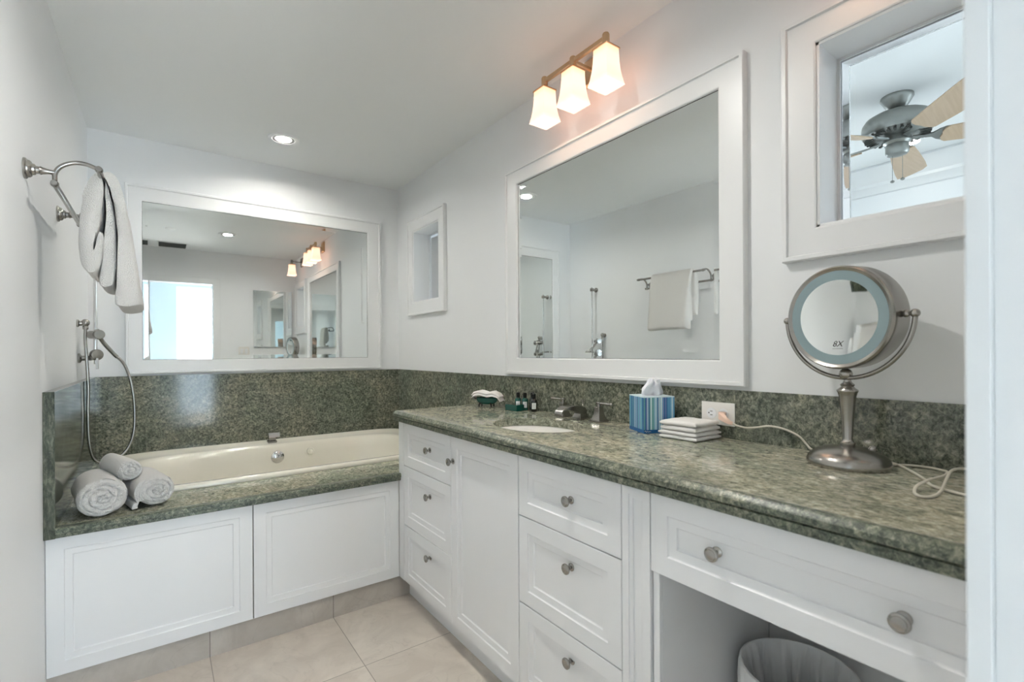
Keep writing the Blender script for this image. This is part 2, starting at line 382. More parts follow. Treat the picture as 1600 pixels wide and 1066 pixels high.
# ------------------------------------------------------------ tub platform and tub
def superloop(cx, cy, a, bb, z, n=96, p=5.):
    out = []
    for i in range(n):
        t = 2*pi*i/n; c, s_ = cos(t), sin(t)
        out.append((cx+a*math.copysign(abs(c)**(2/p), c), cy+bb*math.copysign(abs(s_)**(2/p), s_), z))
    return out
def rectloop(loop, x0, x1, y0, y1, z):
    cx, cy = (x0+x1)/2, (y0+y1)/2; out = []
    for x, y, _ in loop:
        dx, dy = x-cx, y-cy; k = min(((x1-x0)/2)/abs(dx) if abs(dx) > 1e-9 else 1e9, ((y1-y0)/2)/abs(dy) if abs(dy) > 1e-9 else 1e9)
        out.append((cx+dx*k, cy+dy*k, z))
    return out
TX0, TX1, TY0, TY1 = -.230, 1.455, 2.492, 3.492
tcx, tcy, ta, tb = (TX0+TX1)/2, (TY0+TY1)/2, (TX1-TX0)/2, (TY1-TY0)/2
hole = superloop(tcx, tcy, ta-.02, tb-.02, .615, p=9)
b = MB()
xr0, xr1 = XL+.030, XS-.002
y0r = 2.24
ro = rectloop(hole, xr0, xr1, y0r, YS-.001, .615)
b.ring(ro, hole); b.ring([(x, y, .58) for x, y, z in ro], [(x, y, .58) for x, y, z in hole]); b.ring(hole, [(x, y, .58) for x, y, z in hole]); b.ring(ro, [(x, y, .58) for x, y, z in ro])
ts = thing('tub_surround', 'built-in tub surround with green granite ledge and white recessed front panels', 'tub surround', (.31, 2.24, 0))
dk = obj('stone_deck', b, GR_TOP, ts, smooth=False)
pr = [(2.24, .58), (2.216, .58), (2.212, .583), (2.212, .594), (2.206, .597), (2.206, .611), (2.210, .615), (2.24, .615)]
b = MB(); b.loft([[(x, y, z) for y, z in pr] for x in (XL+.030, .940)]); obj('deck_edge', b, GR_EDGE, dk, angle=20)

t = thing('bathtub', 'cream drop-in bathtub set in the green stone ledge', 'bathtub', (tcx, tcy, .2))
icx, icy = .60, 2.945
prof = [(tcx, tcy, ta-.025, tb-.025, .600, 9), (tcx, tcy, ta, tb, .616, 9), (tcx, tcy, ta, tb, .626, 9), (tcx, tcy, ta-.004, tb-.004, .634, 9), (tcx, tcy, ta-.012, tb-.012, .638, 8.5),
        (tcx, tcy, ta-.030, tb-.030, .638, 8), (tcx, tcy, ta-.036, tb-.034, .633, 8), (icx, icy, .745, .395, .630, 5.5), (icx, icy, .732, .385, .626, 5), (icx, icy, .722, .376, .612, 4.6),
        (icx, icy, .705, .362, .56, 4.2), (icx, icy, .67, .345, .45, 4), (icx, icy, .62, .32, .33, 3.6), (icx, icy, .56, .27, .26, 3.2), (icx, icy, .40, .18, .235, 3), (icx, icy, .1, .05, .232, 2.4)]
b = MB(); b.loft([superloop(cx, cy, a, bb, z, 128, p) for cx, cy, a, bb, z, p in prof], True, False, True)
tub = obj('tub_shell', b, TUBM, t, angle=60)
yo = icy+.362
b = MB(); b.lathe([(.010, -.01), (.036, -.006), (.038, 0), (.036, .006), (.028, .0095), (.010, .011), (.0, .011)], (.592, yo-.004, .553), (0, -1, .18), 36); ov = obj('overflow_plate', b, CHROME, t)
for k in (-1, 1):
    b = MB(); b.lathe([(.003, 0), (.003, .003)], (.592+.020*k, yo-.0155, .557), (0, -1, .18), 10); obj('plate_screw', b, NICK, ov)
b = MB(); b.lathe([(.022, -.01), (.022, .003), (.018, .006), (.012, .004), (.006, .008), (0, .008)], (.787, yo-.006, .566), (0, -1, .18), 28); obj('jet_nozzle', b, TUBM, t)

t = thing('tub_spout', 'brushed nickel waterfall spout on the far rim of the bathtub', 'tub faucet', (.575, 3.385, .636))
b = MB(); b.box((.550, 3.372, .630), (.602, 3.424, .644)); b.box((.556, 3.378, .644), (.596, 3.418, .690)); obj('spout_base', b, NICK, t, bevel=.003)
b = MB(); pth = [(.576, 3.418), (.576, 3.37), (.576, 3.345), (.576, 3.328), (.576, 3.320)]
zz = [.694, .700, .698, .688, .672]; rings = []
for (x, y), z in zip(pth, zz): rings.append([(x-.030, y, z), (x+.034, y, z), (x+.034, y, z+.006), (x-.030, y, z+.006)])
b.loft(rings); b.box((.556, 3.385, .688), (.596, 3.418, .702)); obj('spout_lip', b, CHROME, t, bevel=.001)

# tiled base and white panels below the deck
struct('baseboard_back', MB().box((XL, 2.250, 0), (1.0, 2.262, .106)), BASET, smooth=False)
DOORP = [(0, .0), (0, .0165), (.0015, .018), (.046, .018), (.048, .0150), (.050, .0142), (.068, .0128), (.070, .0095), (.072, .0085)]
def front(P, a0, a1, b0, b1, w=1., th=.018):
    b = MB(); pr = [(q*w, d*th/.018) for q, d in DOORP]
    nested(b, P, a0, a1, b0, b1, pr, True); return b
PT = lambda a, c, d: (a, 2.256-d, c)
for x0, x1 in ((XL+.001, .3055), (.3090, .9415)): obj('front_panel', front(PT, x0, x1, .106, .5795, 1.0), CAB, ts, angle=12)

# ------------------------------------------------------------ vanity
FX = .960   # carcass face; fronts stand 18 mm proud of it
PF = lambda a, c, d: (FX-d, a, c)
def knob(parent, y, z):
    b = MB(); b.lathe([(.0115, 0), (.0115, .002), (.009, .004), (.0055, .006), (.0050, .013), (.0075, .017), (.0135, .019), (.0155, .022), (.0150, .0255), (.0115, .0275), (.0105, .0268), (.006, .0276), (0, .028)], (FX-.0085 if parent['kp'] else FX-.018, y, z), (-1, 0, 0), 28)
    k = obj('knob', b, NICK, parent)
    del parent['kp']; return k
def drawer(parent, name, y0, y1, z0, z1, ks, w=1.0, shallow=True):
    o = obj(name, front(PF, y0, y1, z0, z1, w), CAB, parent, angle=12)
    for (y, z) in ks: o['kp'] = shallow; knob(o, y, z)
    return o
ZT = .866
def carcass(parent, y0, y1, z0=.106):
    b = MB(); q = .010; x1 = XS-.003
    b.box((FX, y0, z0), (x1, y0+q, ZT)); b.box((FX, y1-q, z0), (x1, y1, ZT)); b.box((FX, y0+q, z0), (x1, y1-q, z0+q)); b.box((x1-q, y0+q, z0+q), (x1, y1-q, ZT)); b.box((FX, y0+q, z0+q), (FX+.006, y1-q, ZT))
    return obj('cabinet_body', b, CAB, parent)
t = thing('drawer_cabinet', 'white three-drawer vanity cabinet in the corner against the tub panels', 'cabinet', (1.2, 1.97, 0), 'drawer cabinets of the vanity')
carcass(t, 1.7175, 2.236)
for z0, z1, kz in ((.6615, .864, .771), (.3795, .6585, .568), (.108, .3765, .303)): drawer(t, 'drawer', 1.7195, 2.178, z0, z1, [(1.92, kz)])
obj('filler_strip', MB().box((FX-.018, 2.181, .106), (FX, 2.238, .866)), CAB, t, bevel=.001)
t = thing('sink_cabinet', 'white single-door vanity cabinet under the sink', 'cabinet', (1.2, 1.49, 0))
carcass(t, 1.2645, 1.7165)
d = drawer(t, 'cabinet_door', 1.2665, 1.7155, .108, .864, [(1.697, .764)], 1.0, False)
t = thing('drawer_cabinet', 'white three-drawer vanity cabinet between the sink door and the knee space', 'cabinet', (1.2, 1.04, 0), 'drawer cabinets of the vanity')
carcass(t, .8285, 1.2635)
for z0, z1, kz in ((.6705, .864, .772), (.3895, .6675, .580), (.108, .3865, .312)): drawer(t, 'drawer', .8305, 1.2625, z0, z1, [(1.024, kz)])
t = thing('vanity_pilaster', 'narrow white upright panel with a recessed strip between the drawers and the knee space', 'panel', (1.2, .78, 0))
obj('side_panel', MB().box((FX, .720, 0), (XS-.003, .8275, ZT)), [CAB], t, bevel=.001)
obj('pilaster_face', front(PF, .741, .8275, .004, .864, .45), CAB, t, angle=12)
obj('edge_strip', MB().box((FX-.010, .720, .0), (FX, .738, .673)), CAB, t, bevel=.001)
t = thing('knee_drawer', 'wide white drawer with two knobs above the open knee space', 'drawer', (1.2, .415, .67))
obj('drawer_box', MB().box((FX, .094, .678), (XS-.003, .698, ZT)), CAB, t)
o = obj('drawer', front(PF, .092, .7385, .676, .864), CAB, t, angle=12)
for y in (.574, .256): o['kp'] = True; knob(o, y, .772)
struct('baseboard_right', MB().box((1.0, .8285, 0), (1.02, 2.250, .106)), CAB, smooth=False)
struct('trim_2', MB().box((1.468, YN+.001, 0), (XW, .719, .60)), CABIN, smooth=False)

# counter with the sink cut out of it
SX, SY, SA, SB = 1.175, 1.455, .150, .200
ell = [(SX+SA*cos(2*pi*i/96), SY+SB*sin(2*pi*i/96), .917) for i in range(96)]
x0c, x1c, yc0, yc1 = .925, XS-.0005, YN+.002, 2.235
rl = rectloop(ell, .96, 1.39, 1.20, 1.71, .917)
b = MB(); b.ring(rl, ell)
for a, c in (((x0c, yc0), (x1c, 1.20)), ((x0c, 1.71), (x1c, yc1)), ((x0c, 1.20), (.96, 1.71)), ((1.39, 1.20), (x1c, 1.71))):
    b.add([(a[0], a[1], .917), (c[0], a[1], .917), (c[0], c[1], .917), (a[0], c[1], .917)], [(0, 1, 2, 3)])
e2 = [(x, y, .887) for x, y, z in ell]; b.ring(ell, e2)
b.ring([(x, y, .887) for x, y, z in rl], e2)
b.add([(x0c, yc1, .887), (x1c, yc1, .887), (x1c, yc1, .917), (x0c, yc1, .917)], [(0, 1, 2, 3)])
ct = obj('vanity_counter', b, GR_TOP, smooth=False)
tag(ct, 'long polished green granite vanity counter with laminated front edge', 'countertop')
pr = [(.960, .867), (.926, .867), (.922, .869), (.922, .886), (.929, .8895), (.929, .8915), (.914, .8925), (.912, .895), (.912, .9045), (.914, .907), (.9235, .9165), (.925, .9172)]
rings = []
for y, k in ((yc0, 0), (yc1, 0)): rings.append([(x, y, z) for x, z in pr]+[(.960, y, .9165)])
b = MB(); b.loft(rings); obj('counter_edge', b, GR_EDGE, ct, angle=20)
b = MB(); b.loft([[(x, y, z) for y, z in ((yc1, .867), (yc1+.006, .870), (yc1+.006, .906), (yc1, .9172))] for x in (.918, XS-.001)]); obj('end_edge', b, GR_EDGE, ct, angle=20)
t = thing('sink', 'white oval undermount sink in the green vanity counter', 'sink', (SX, SY, .74))
b = MB(); rr = []
for k, z in ((1.06, .8865), (1.015, .8862), (1.0, .884), (.985, .872), (.94, .835), (.86, .80), (.70, .765), (.45, .745), (.15, .738)):
    rr.append([(SX+SA*k*cos(2*pi*i/64), SY+SB*k*sin(2*pi*i/64), z) for i in range(64)])
b.loft(rr, True, False, True); obj('basin', b, CERAM, t, angle=60)
b = MB(); b.lathe([(.022, 0), (.022, .003), (.015, .004), (0, .003)], (SX, SY, .7385)); obj('drain', b, CHROME, t)

# ------------------------------------------------------------ widespread faucet
def pyr(b, x, y, z, w0, w1, h, steps=6):
    rings = []
    for i in range(steps+1):
        k = i/steps; s_ = w1+(w0-w1)*(1-k)**2.2; rings.append([(x-s_, y-s_, z+h*k), (x+s_, y-s_, z+h*k), (x+s_, y+s_, z+h*k), (x-s_, y+s_, z+h*k)])
    b.loft(rings)
t = thing('sink_faucet', 'brushed nickel three-piece faucet with square flared bases behind the sink', 'faucet', (1.41, 1.465, .917))
ZK = .9172
for y, sg in ((1.572, 1), (1.360, -1)):
    b = MB(); b.box((1.389, y-.028, ZK), (1.445, y+.028, ZK+.007)); pyr(b, 1.417, y, ZK+.007, .025, .013, .045); b.box((1.404, y-.013, ZK+.052), (1.430, y+.013, ZK+.060)); h = obj('handle_base', b, NICK, t, bevel=.001)
    b = MB(); b.lathe([(.008, 0), (.008, .012), (.011, .015), (.011, .020), (0, .0215)], (1.417, y, ZK+.060)); b.tube([(1.417, y-.012*sg, ZK+.074), (1.415, y+.03*sg, ZK+.074), (1.413, y+.068*sg, ZK+.074)], [.0055, .005, .0045], 10)
    b.ball((1.413, y+.069*sg, ZK+.074), .0075, 14); obj('lever', b, NICK, h)
b = MB(); b.box((1.389, 1.437, ZK), (1.445, 1.493, ZK+.007)); pyr(b, 1.417, 1.465, ZK+.007, .025, .018, .026)
obj('spout_base', b, NICK, t, bevel=.001)
b = MB(); rings = []
for x, z0, z1, hw in ((1.437, .030, .038, .019), (1.425, .024, .050, .020), (1.400, .024, .057, .021), (1.365, .036, .060, .0215), (1.335, .044, .059, .022), (1.312, .042, .054, .022), (1.298, .032, .044, .022), (1.292, .024, .032, .022)):
    rings.append([(x, 1.465-hw, ZK+z0), (x, 1.465+hw, ZK+z0), (x, 1.465+hw, ZK+z1), (x, 1.465-hw, ZK+z1)])
b.loft(rings); obj('spout', b, NICK, t, bevel=.0015, angle=50)
b = MB(); b.lathe([(.003, 0), (.003, .018), (.008, .020), (.0085, .024), (0, .026)], (1.432, 1.465, ZK+.055)); b.tube([(1.432, 1.452, ZK+.077), (1.432, 1.478, ZK+.077)], .003, 8); obj('lift_rod', b, NICK, t)

# ------------------------------------------------------------ towels
def roll(label, P0, P1, R, turns=4.2, seed=0, flap=False, squash=.96):
    a = Vector(P0); c = Vector(P1); L = (c-a).length; ax = (c-a).normalized()
    t = thing('rolled_towel', label, 'towel', a, 'rolled towels on the tub deck')
    side = ax.cross(Vector((0, 0, 1))).normalized(); up = side.cross(ax)
    N = 112; rings = []
    def rad(th, k=1.):
        base = R*(1+.020*sin(2*th+seed)+.012*sin(3*th+seed*2))
        return base*k*(1+.006*noise.noise(Vector((cos(th)*3, sin(th)*3, seed))))
    def pt(th, r, h):
        v = a+ax*h+(side*cos(th)+up*sin(th)*squash)*r
        n_ = noise.noise_vector(Vector(v)*28+Vector((seed, 0, 0)))*.0022; return v+n_
    K = 26
    for k in range(K):        # front face, from the centre outwards, a wound spiral
        q = (k+.35)/K; ring = []
        for i in range(N):
            th = 2*pi*i/N; r = rad(th)*q*.97
            ph = (q*turns - th/(2*pi)+seed*.13) % 1.0
            wob = .34*noise.noise(Vector((cos(th)*1.6, sin(th)*1.6, q*5+seed)))
            groove = max(0, 1-abs(((ph+wob) % 1.0)-.5)*2/.15)**1.2*(.35+.65*abs(sin(th*1.7+q*9+seed*3)))
            bulge = sin(pi*min(1, max(0, ((ph+wob+.5) % 1.0))))*.0055+.006*noise.noise(Vector((cos(th)*q*5, sin(th)*q*5, seed*2)))
            fall = .014*(max(0, q-.82)/.18)**2
            ring.append(pt(th, r, fall+.004+groove*.015*(1.15-q)**.35-bulge))
        rings.append(ring)
    for h, k in ((.016, .992), (.028, 1.0), (.05, 1.008), (L*.35, 1.0), (L*.6, .995), (L*.85, 1.0), (L-.022, .99), (L-.008, .955), (L-.001, .88), (L+.001, .5)):
        rings.append([pt(2*pi*i/N, rad(2*pi*i/N, k), h) for i in range(N)])
    b = MB(); b.loft(rings); obj('towel_roll', b, TOWEL, t, angle=70)
    if flap:
        b = MB(); rings = []
        cs = []
        for i in range(15):
            th = radians(120+i*9.0); cs.append((th, R*1.02+.0085*min(1, i/3)))
        tail = [(-R*1.06-.008, -R*.55), (-R*1.12-.010, -R*.80), (-R*1.10-.010, -R*.93)]
        for j in range(11):
            h = .004+(L-.03)*j/10; ring = []
            out = [(cos(th)*r, sin(th)*r*squash) for th, r in cs if th < radians(215)]+tail
            inn = [(p[0]+.017*(.3+.7*min(1, i_/4)), p[1]+.003) for i_, p in enumerate(out)]
            for (u_, v_) in out+inn[::-1]:
                p = a+ax*h+side*(-u_*-1)+up*v_; p += noise.noise_vector(p*40)*.0018; ring.append(p)
            rings.append(ring)
        b.loft(rings); obj('loose_end', b, TOWEL, t, angle=75)
    return t
roll('fat white rolled towel at the left end of the tub ledge by the granite slab', (-.165, 2.246, .686), (-.208, 2.50, .686), .070, 3.6, 1.0)
roll('white rolled towel with a loose outer end, right of the fat one on the ledge', (-.010, 2.288, .6775), (-.064, 2.52, .6785), .060, 3.4, 2.3, True)
roll('small white rolled washcloth resting on top of the two rolled towels', (-.090, 2.335, .757), (-.162, 2.52, .764), .040, 2.8, 4.1)

# hanging bath towel: folded layers over the outer bar, run along the bar
def folded(outline, y0, y1, seed, amp=.006, n=26):
    P = [Vector((x, 0, z)) for x, z in outline]
    pts = spline(P+[P[0]], 5)[:-1]; rings = []
    for j in range(n+1):
        k = j/n; y = y0+(y1-y0)*k; ring = []
        cx = sum(p.x for p in pts)/len(pts); cz = sum(p.z for p in pts)/len(pts)
        e = 1.0
        if j == 0 or j == n: e = .80
        elif j == 1 or j == n-1: e = .95
        for p in pts:
            x, z = p.x, p.z
            # the ends of the cloth are rounded towards the middle line of the fold
            lo = (1.79-z)*.35
            dx = amp*lo*2.2*noise.noise(Vector((y*9, z*4, seed)))+amp*.5*noise.noise(Vector((y*24, z*16, seed+x*20)))
            dz = .006*noise.noise(Vector((y*7, 0, seed+5)))*(1 if z < 1.55 else 0)
            ring.append((cx+(x-cx)*(e if z < 1.70 else 1)+dx, y, z+dz))
        rings.append(ring)
    b = MB(); b.loft(rings); return b
tw = thing('bath_towel', 'thick white bath towel folded over the outer bar of the nickel rack', 'towel', (-.149, 2.2, 1.77))
front_l = [(-.149, 1.783), (-.128, 1.789), (-.108, 1.770), (-.094, 1.722), (-.084, 1.66), (-.076, 1.60), (-.066, 1.52), (-.057, 1.45), (-.048, 1.385), (-.053, 1.364), (-.075, 1.356), (-.100, 1.356), (-.114, 1.362), (-.116, 1.38), (-.112, 1.46), (-.110, 1.56), (-.114, 1.65), (-.124, 1.72), (-.137, 1.762)]
mid_l = [(-.140, 1.762), (-.128, 1.72), (-.118, 1.65), (-.113, 1.56), (-.116, 1.47), (-.121, 1.428), (-.134, 1.420), (-.152, 1.422), (-.158, 1.44), (-.152, 1.50), (-.144, 1.58), (-.138, 1.66), (-.140, 1.72)]
back_l = [(-.149, 1.783), (-.165, 1.772), (-.182, 1.742), (-.196, 1.69), (-.204, 1.62), (-.206, 1.55), (-.200, 1.492), (-.188, 1.466), (-.172, 1.460), (-.158, 1.475), (-.148, 1.51), (-.145, 1.56), (-.148, 1.59), (-.157, 1.568), (-.164, 1.540), (-.170, 1.532), (-.169, 1.552), (-.160, 1.59), (-.150, 1.64), (-.145, 1.72), (-.147, 1.763)]
obj('front_fold', folded(front_l, 2.040, 2.376, 1.), TOWEL, tw, angle=80)
obj('inner_fold', folded(mid_l, 2.052, 2.35, 4.), TOWEL, tw, angle=80)
obj('back_fold', folded(back_l, 2.030, 2.33, 8.), TOWEL, tw, angle=80)

# ------------------------------------------------------------ double towel rack
t = thing('towel_rack', 'brushed nickel double-bar towel rack on the left wall above the tub', 'towel rack', (XL, 2.24, 1.735))
for y in (1.965, 2.530):
    b = MB(); b.lathe([(.030, 0), (.030, .004), (.027, .007), (.025, .0075), (.0245, .012), (.021, .016), (.0165, .018), (.0155, .023), (.011, .026), (.0105, .032), (.0125, .035), (.010, .040), (.0075, .050), (.0060, .066), (0, .067)], (XL, y, 1.739), (1, 0, 0), 32)
    br = obj('bracket', b, NICK, t)
    b = MB(); b.tube(spline([(-.252, y, 1.7385), (-.2505, y, 1.728), (-.2500, y, 1.716)], 4), .0055, 12)
    b.tube(spline([(-.2495, y, 1.716), (-.2485, y, 1.738), (-.238, y, 1.758), (-.218, y, 1.773), (-.196, y, 1.780), (-.172, y, 1.778), (-.149, y, 1.769)], 7), .0062, 14); obj('arm', b, NICK, br)
    for q in ((-.250, y, 1.706), (-.149, y, 1.769)): b = MB(); b.ball(q, .0105); obj('finial', b, NICK, br)
b = MB(); b.tube([(-.149, 1.950, 1.769), (-.149, 2.545, 1.769)], .0078, 18); obj('outer_bar', b, NICK, t)
b = MB(); b.tube([(-.250, 1.950, 1.706), (-.250, 2.545, 1.706)], .0078, 18); obj('inner_bar', b, NICK, t)

# ------------------------------------------------------------ hand shower on slide bar
t = thing('hand_shower', 'nickel hand shower on a slide bar with looping hose, left wall over the tub', 'hand shower', (XL, 3.12, 1.18))
b = MB(); b.tube([(-.257, 3.156, 1.150), (-.257, 3.156, 1.790)], .0075, 16); bar = obj('slide_bar', b, CHROME, t)
for z in (1.765, ):
    b = MB(); b.lathe([(.022, 0), (.022, .008), (.017, .012), (.011, .015), (.010, .062)], (XL, 3.156, z), (1, 0, 0), 24); b.box((-.268, 3.143, z-.014), (-.246, 3.169, z+.014)); obj('bar_mount', b, NICK, bar, bevel=.0015)
b = MB(); b.lathe([(.023, 0), (.023, .008), (.017, .012), (.012, .015), (.011, .050)], (XL, 3.085, 1.180), (1, 0, 0), 24); b.tube([(-.268, 3.065, 1.180), (-.262, 3.11, 1.182), (-.257, 3.185, 1.186)], .012, 16)
b.tube([(-.262, 3.17, 1.186), (-.255, 3.23, 1.188)], [.016, .018], 16)
obj('valve_body', b, NICK, t)
b = MB(); b.lathe([(.020, 0), (.026, .003), (.026, .020), (.024, .023), (0, .024)], (-.252, 3.075, 1.196), (.5, -.86, 0), 28); b.box((-.247, 3.046, 1.128), (-.237, 3.056, 1.180)); obj('valve_handle', b, NICK, t, bevel=.001)
b = MB(); b.tube([(-.270, 3.10, 1.293), (-.240, 3.055, 1.293)], [.019, .019], 20); b.lathe([(.018, 0), (.023, .002), (.023, .012), (.021, .015), (0, .016)], (-.238, 3.052, 1.293), (.45, -.89, 0), 28); b.lathe([(.012, 0), (.014, .01), (.014, .030), (0, .032)], (-.268, 3.135, 1.293), (0, -1, 0)); obj('slide_holder', b, NICK, t)
b = MB(); b.tube(spline([(-.246, 3.072, 1.318), (-.238, 3.078, 1.290), (-.222, 3.095, 1.255), (-.200, 3.11, 1.222), (-.184, 3.12, 1.199), (-.172, 3.125, 1.184)], 5), [.010]*8+[.009]*9+[.0085]*9, 14); obj('hand_piece', b, NICK, t)
b = MB(); b.lathe([(.018, 0), (.018, .006), (.012, .010), (.010, .028)], (XL, 3.053, 1.345), (1, 0, 0), 22); b.ball((-.284, 3.053, 1.348), .0165, 20, sc=(1, 1, 1.1)); b.lathe([(.009, 0), (.011, .004), (.011, .016), (.008, .020)], (-.284, 3.053, 1.316)); obj('supply_elbow', b, NICK, t)
hz = [(-.284, 3.053, 1.320), (-.285, 3.05, 1.27), (-.280, 3.045, 1.18), (-.275, 3.045, 1.05), (-.276, 3.045, .92), (-.274, 3.045, .80), (-.262, 3.045, .715), (-.240, 3.05, .680), (-.205, 3.06, .672), (-.165, 3.07, .690), (-.128, 3.08, .735), (-.109, 3.085, .80), (-.103, 3.09, .88), (-.107, 3.095, .98), (-.120, 3.10, 1.07), (-.137, 3.11, 1.13), (-.155, 3.118, 1.165), (-.174, 3.125, 1.186)]
b = MB(); sp = spline(hz, 12); b.tube(sp, [.0062+(.0006 if i % 2 else 0) for i in range(len(sp))], 10); obj('hose', b, NICK, t)

# ------------------------------------------------------------ vanity light bar and the single sconce
def shade(parent, x, y, z):
    e = bpy.data.objects.new('socket_cap', None)
    b = MB(); b.lathe([(.010, .0), (.010, -.010)], (x, y, z)); b.loft([[(x-q, y-q, z+h), (x+q, y-q, z+h), (x+q, y+q, z+h), (x-q, y+q, z+h)] for q, h in ((.012, -.008), (.036, -.018), (.037, -.024))])
    cap = obj('socket_cap', b, BRASS, parent)
    b = MB(); rg = []
    for q, h in ((.034, -.022), (.0345, -.045), (.036, -.075), (.039, -.105), (.0435, -.132), (.050, -.158)):
        ring = []
        for sx, sy in ((-1, -1), (1, -1), (1, 1), (-1, 1)):
            c0 = q*.88
            pts = [(sx*q, sy*c0), (sx*q*.97, sy*q*.97), (sx*c0, sy*q)]
            if sx*sy < 0: pts = pts[::-1]
            ring += [(x+a, y+c, z+h) for a, c in pts]
        rg.append(ring)
    rg += [[(x+(p[0]-x)*.93, y+(p[1]-y)*.93, p[2]+.001) for p in r] for r in rg[::-1]]
    b.loft(rg, True, False, False)
    me = obj('lamp_shade', b, SHADE, cap)
    # shade object origin at the lamp's centre so that the glow gradient is its own
    off = Vector((x, y, z))-cap.parent.location
    for v in me.data.vertices: v.co -= off
    me.location = off
    b = MB(); b.ball((x, y, z-.095), .024, 16, sc=(1, 1, 1.3)); obj('bulb', b, BULB, cap)
BRASS = mat('warm_nickel', (.62, .47, .30), .28, metal=1)
def tube_arm(b, pts, r): b.tube(pts, r, 12)
t = thing('vanity_light', 'three-shade wall light bar glowing above the sink mirror', 'wall light', (XW, 1.428, 2.375))
b = MB(); b.loft([[(XW-d, 1.428-a, 2.372-c), (XW-d, 1.428+a, 2.372-c), (XW-d, 1.428+a, 2.372+c), (XW-d, 1.428-a, 2.372+c)] for a, c, d in ((.056, .056, 0), (.056, .056, .010), (.045, .045, .018), (.018, .018, .026))]); obj('wall_plate', b, BRASS, t)
b = MB(); b.box((1.352, 1.422, 2.360), (XW-.02, 1.434, 2.372)); b.box((1.343, 1.245, 2.358), (1.357, 1.610, 2.374)); obj('crossbar', b, BRASS, t, bevel=.001)
for y in (1.605, 1.4275, 1.250):
    b = MB(); b.lathe([(.014, -.018), (.014, .014), (.011, .020), (0, .023)], (1.35, y, 2.363), n=20); obj('post', b, BRASS, t); shade(t, 1.35, y, 2.345)
t = thing('wall_sconce', 'single-shade wall light over the right-hand window, seen in the tub mirror', 'wall light', (XW, .46, 2.36))
b = MB(); b.loft([[(XW-d, .46-a, 2.352-c), (XW-d, .46+a, 2.352-c), (XW-d, .46+a, 2.352+c), (XW-d, .46-a, 2.352+c)] for a, c, d in ((.056, .056, 0), (.056, .056, .010), (.045, .045, .018), (.018, .018, .026))]); obj('wall_plate', b, NICK, t)
b = MB(); b.box((1.343, .454, 2.346), (XW-.02, .466, 2.358)); b.lathe([(.014, -.018), (.014, .014), (.011, .020), (0, .023)], (1.35, .46, 2.352), n=20); obj('arm', b, NICK, t); shade(t, 1.35, .46, 2.334)

# ------------------------------------------------------------ ceiling fittings
def downlight(x, y, label, pw):
    t = thing('recessed_light', label, 'ceiling light', (x, y, ZC), 'recessed ceiling lights')
    b = MB(); b.lathe([(.060, -.001), (.062, -.005), (.082, -.006), (.086, -.001), (.086, 0)], (x, y, ZC), n=48, cap=False); obj('trim_ring', b, TRIM, t)
    b = MB(); b.lathe([(.060, -.0045), (.043, -.0035)], (x, y, ZC), n=40, cap=False); obj('reflector', b, NICK, t)
    b = MB(); b.lathe([(.043, -.0036), (.020, -.005), (0, -.0055)], (x, y, ZC), n=40); obj('lens', b, LENS, t)
    area('downlight', (x, y, ZC-.010), (0, 0, 0), .078, 0, pw, (1, .965, .90), t, 160, True)
downlight(.586, 3.042, 'round white recessed light in the ceiling over the tub', 1.7)
downlight(.58, 1.20, 'round white recessed light seen as a reflection in the tub mirror', 2.6)
t = thing('ceiling_speaker', 'flat round disc on the ceiling, reflected at the top left of the tub mirror', 'ceiling disc', (.09, 1.16, ZC))
b = MB(); b.lathe([(.040, 0), (.040, -.006), (.034, -.010), (0, -.011)], (.09, 1.16, ZC)); obj('disc', b, TRIM, t)
t = thing('ceiling_vent', 'dark slotted air vent in the ceiling, reflected in the tub mirror', 'vent', (.12, .32, ZC))
b = MB()
for a, c in (((-.015, .115), (.265, .13)), ((-.015, .43), (.265, .445)), ((-.015, .13), (-.003, .43)), ((.253, .13), (.265, .43))): b.box((*a, ZC-.006), (*c, ZC))
obj('vent_frame', b, TRIM, t)
obj('grille', MB().box((-.003, .13, ZC-.001), (.253, .43, ZC)), DARK, t)
VS = mat('vent_grey', (.12, .13, .13), .5)
for k in range(9): obj('vent_slat', MB().box((-.003, .142+k*.032, ZC-.004), (.253, .146+k*.032, ZC-.001)), VS, t)

# ------------------------------------------------------------ bedroom ceiling fan
FANM = mat('fan_nickel', (.27, .28, .265), .34, metal=1)
BLADE = bpy.data.materials.new('maple_blade'); BLADE.use_nodes = True
tt = BLADE.node_tree; bb_ = tt.nodes['Principled BSDF']; nn = tt.nodes.new('ShaderNodeTexNoise'); tc = tt.nodes.new('ShaderNodeTexCoord'); mp = tt.nodes.new('ShaderNodeMapping')
mp.inputs['Scale'].default_value = (3, 45, 10); tt.links.new(tc.outputs['Object'], mp.inputs['Vector']); tt.links.new(mp.outputs['Vector'], nn.inputs['Vector']); nn.inputs['Scale'].default_value = 2
tt.links.new(ramp(tt, nn.outputs['Fac'], [(.35, (.47, .34, .22)), (.65, (.52, .385, .26))]), bb_.inputs['Base Color']); bb_.inputs['Roughness'].default_value = .4
fx, fy = 2.93, .807
t = thing('ceiling_fan', 'nickel ceiling fan with maple blades seen through the right-hand window', 'ceiling fan', (fx, fy, ZC))
b = MB(); b.lathe([(.066, 0), (.067, -.010), (.060, -.022), (.050, -.040), (.038, -.058), (.026, -.066), (0, -.068)], (fx, fy, ZC), n=36); b.lathe([(.013, -.06), (.013, -.10)], (fx, fy, ZC)); obj('canopy', b, FANM, t)
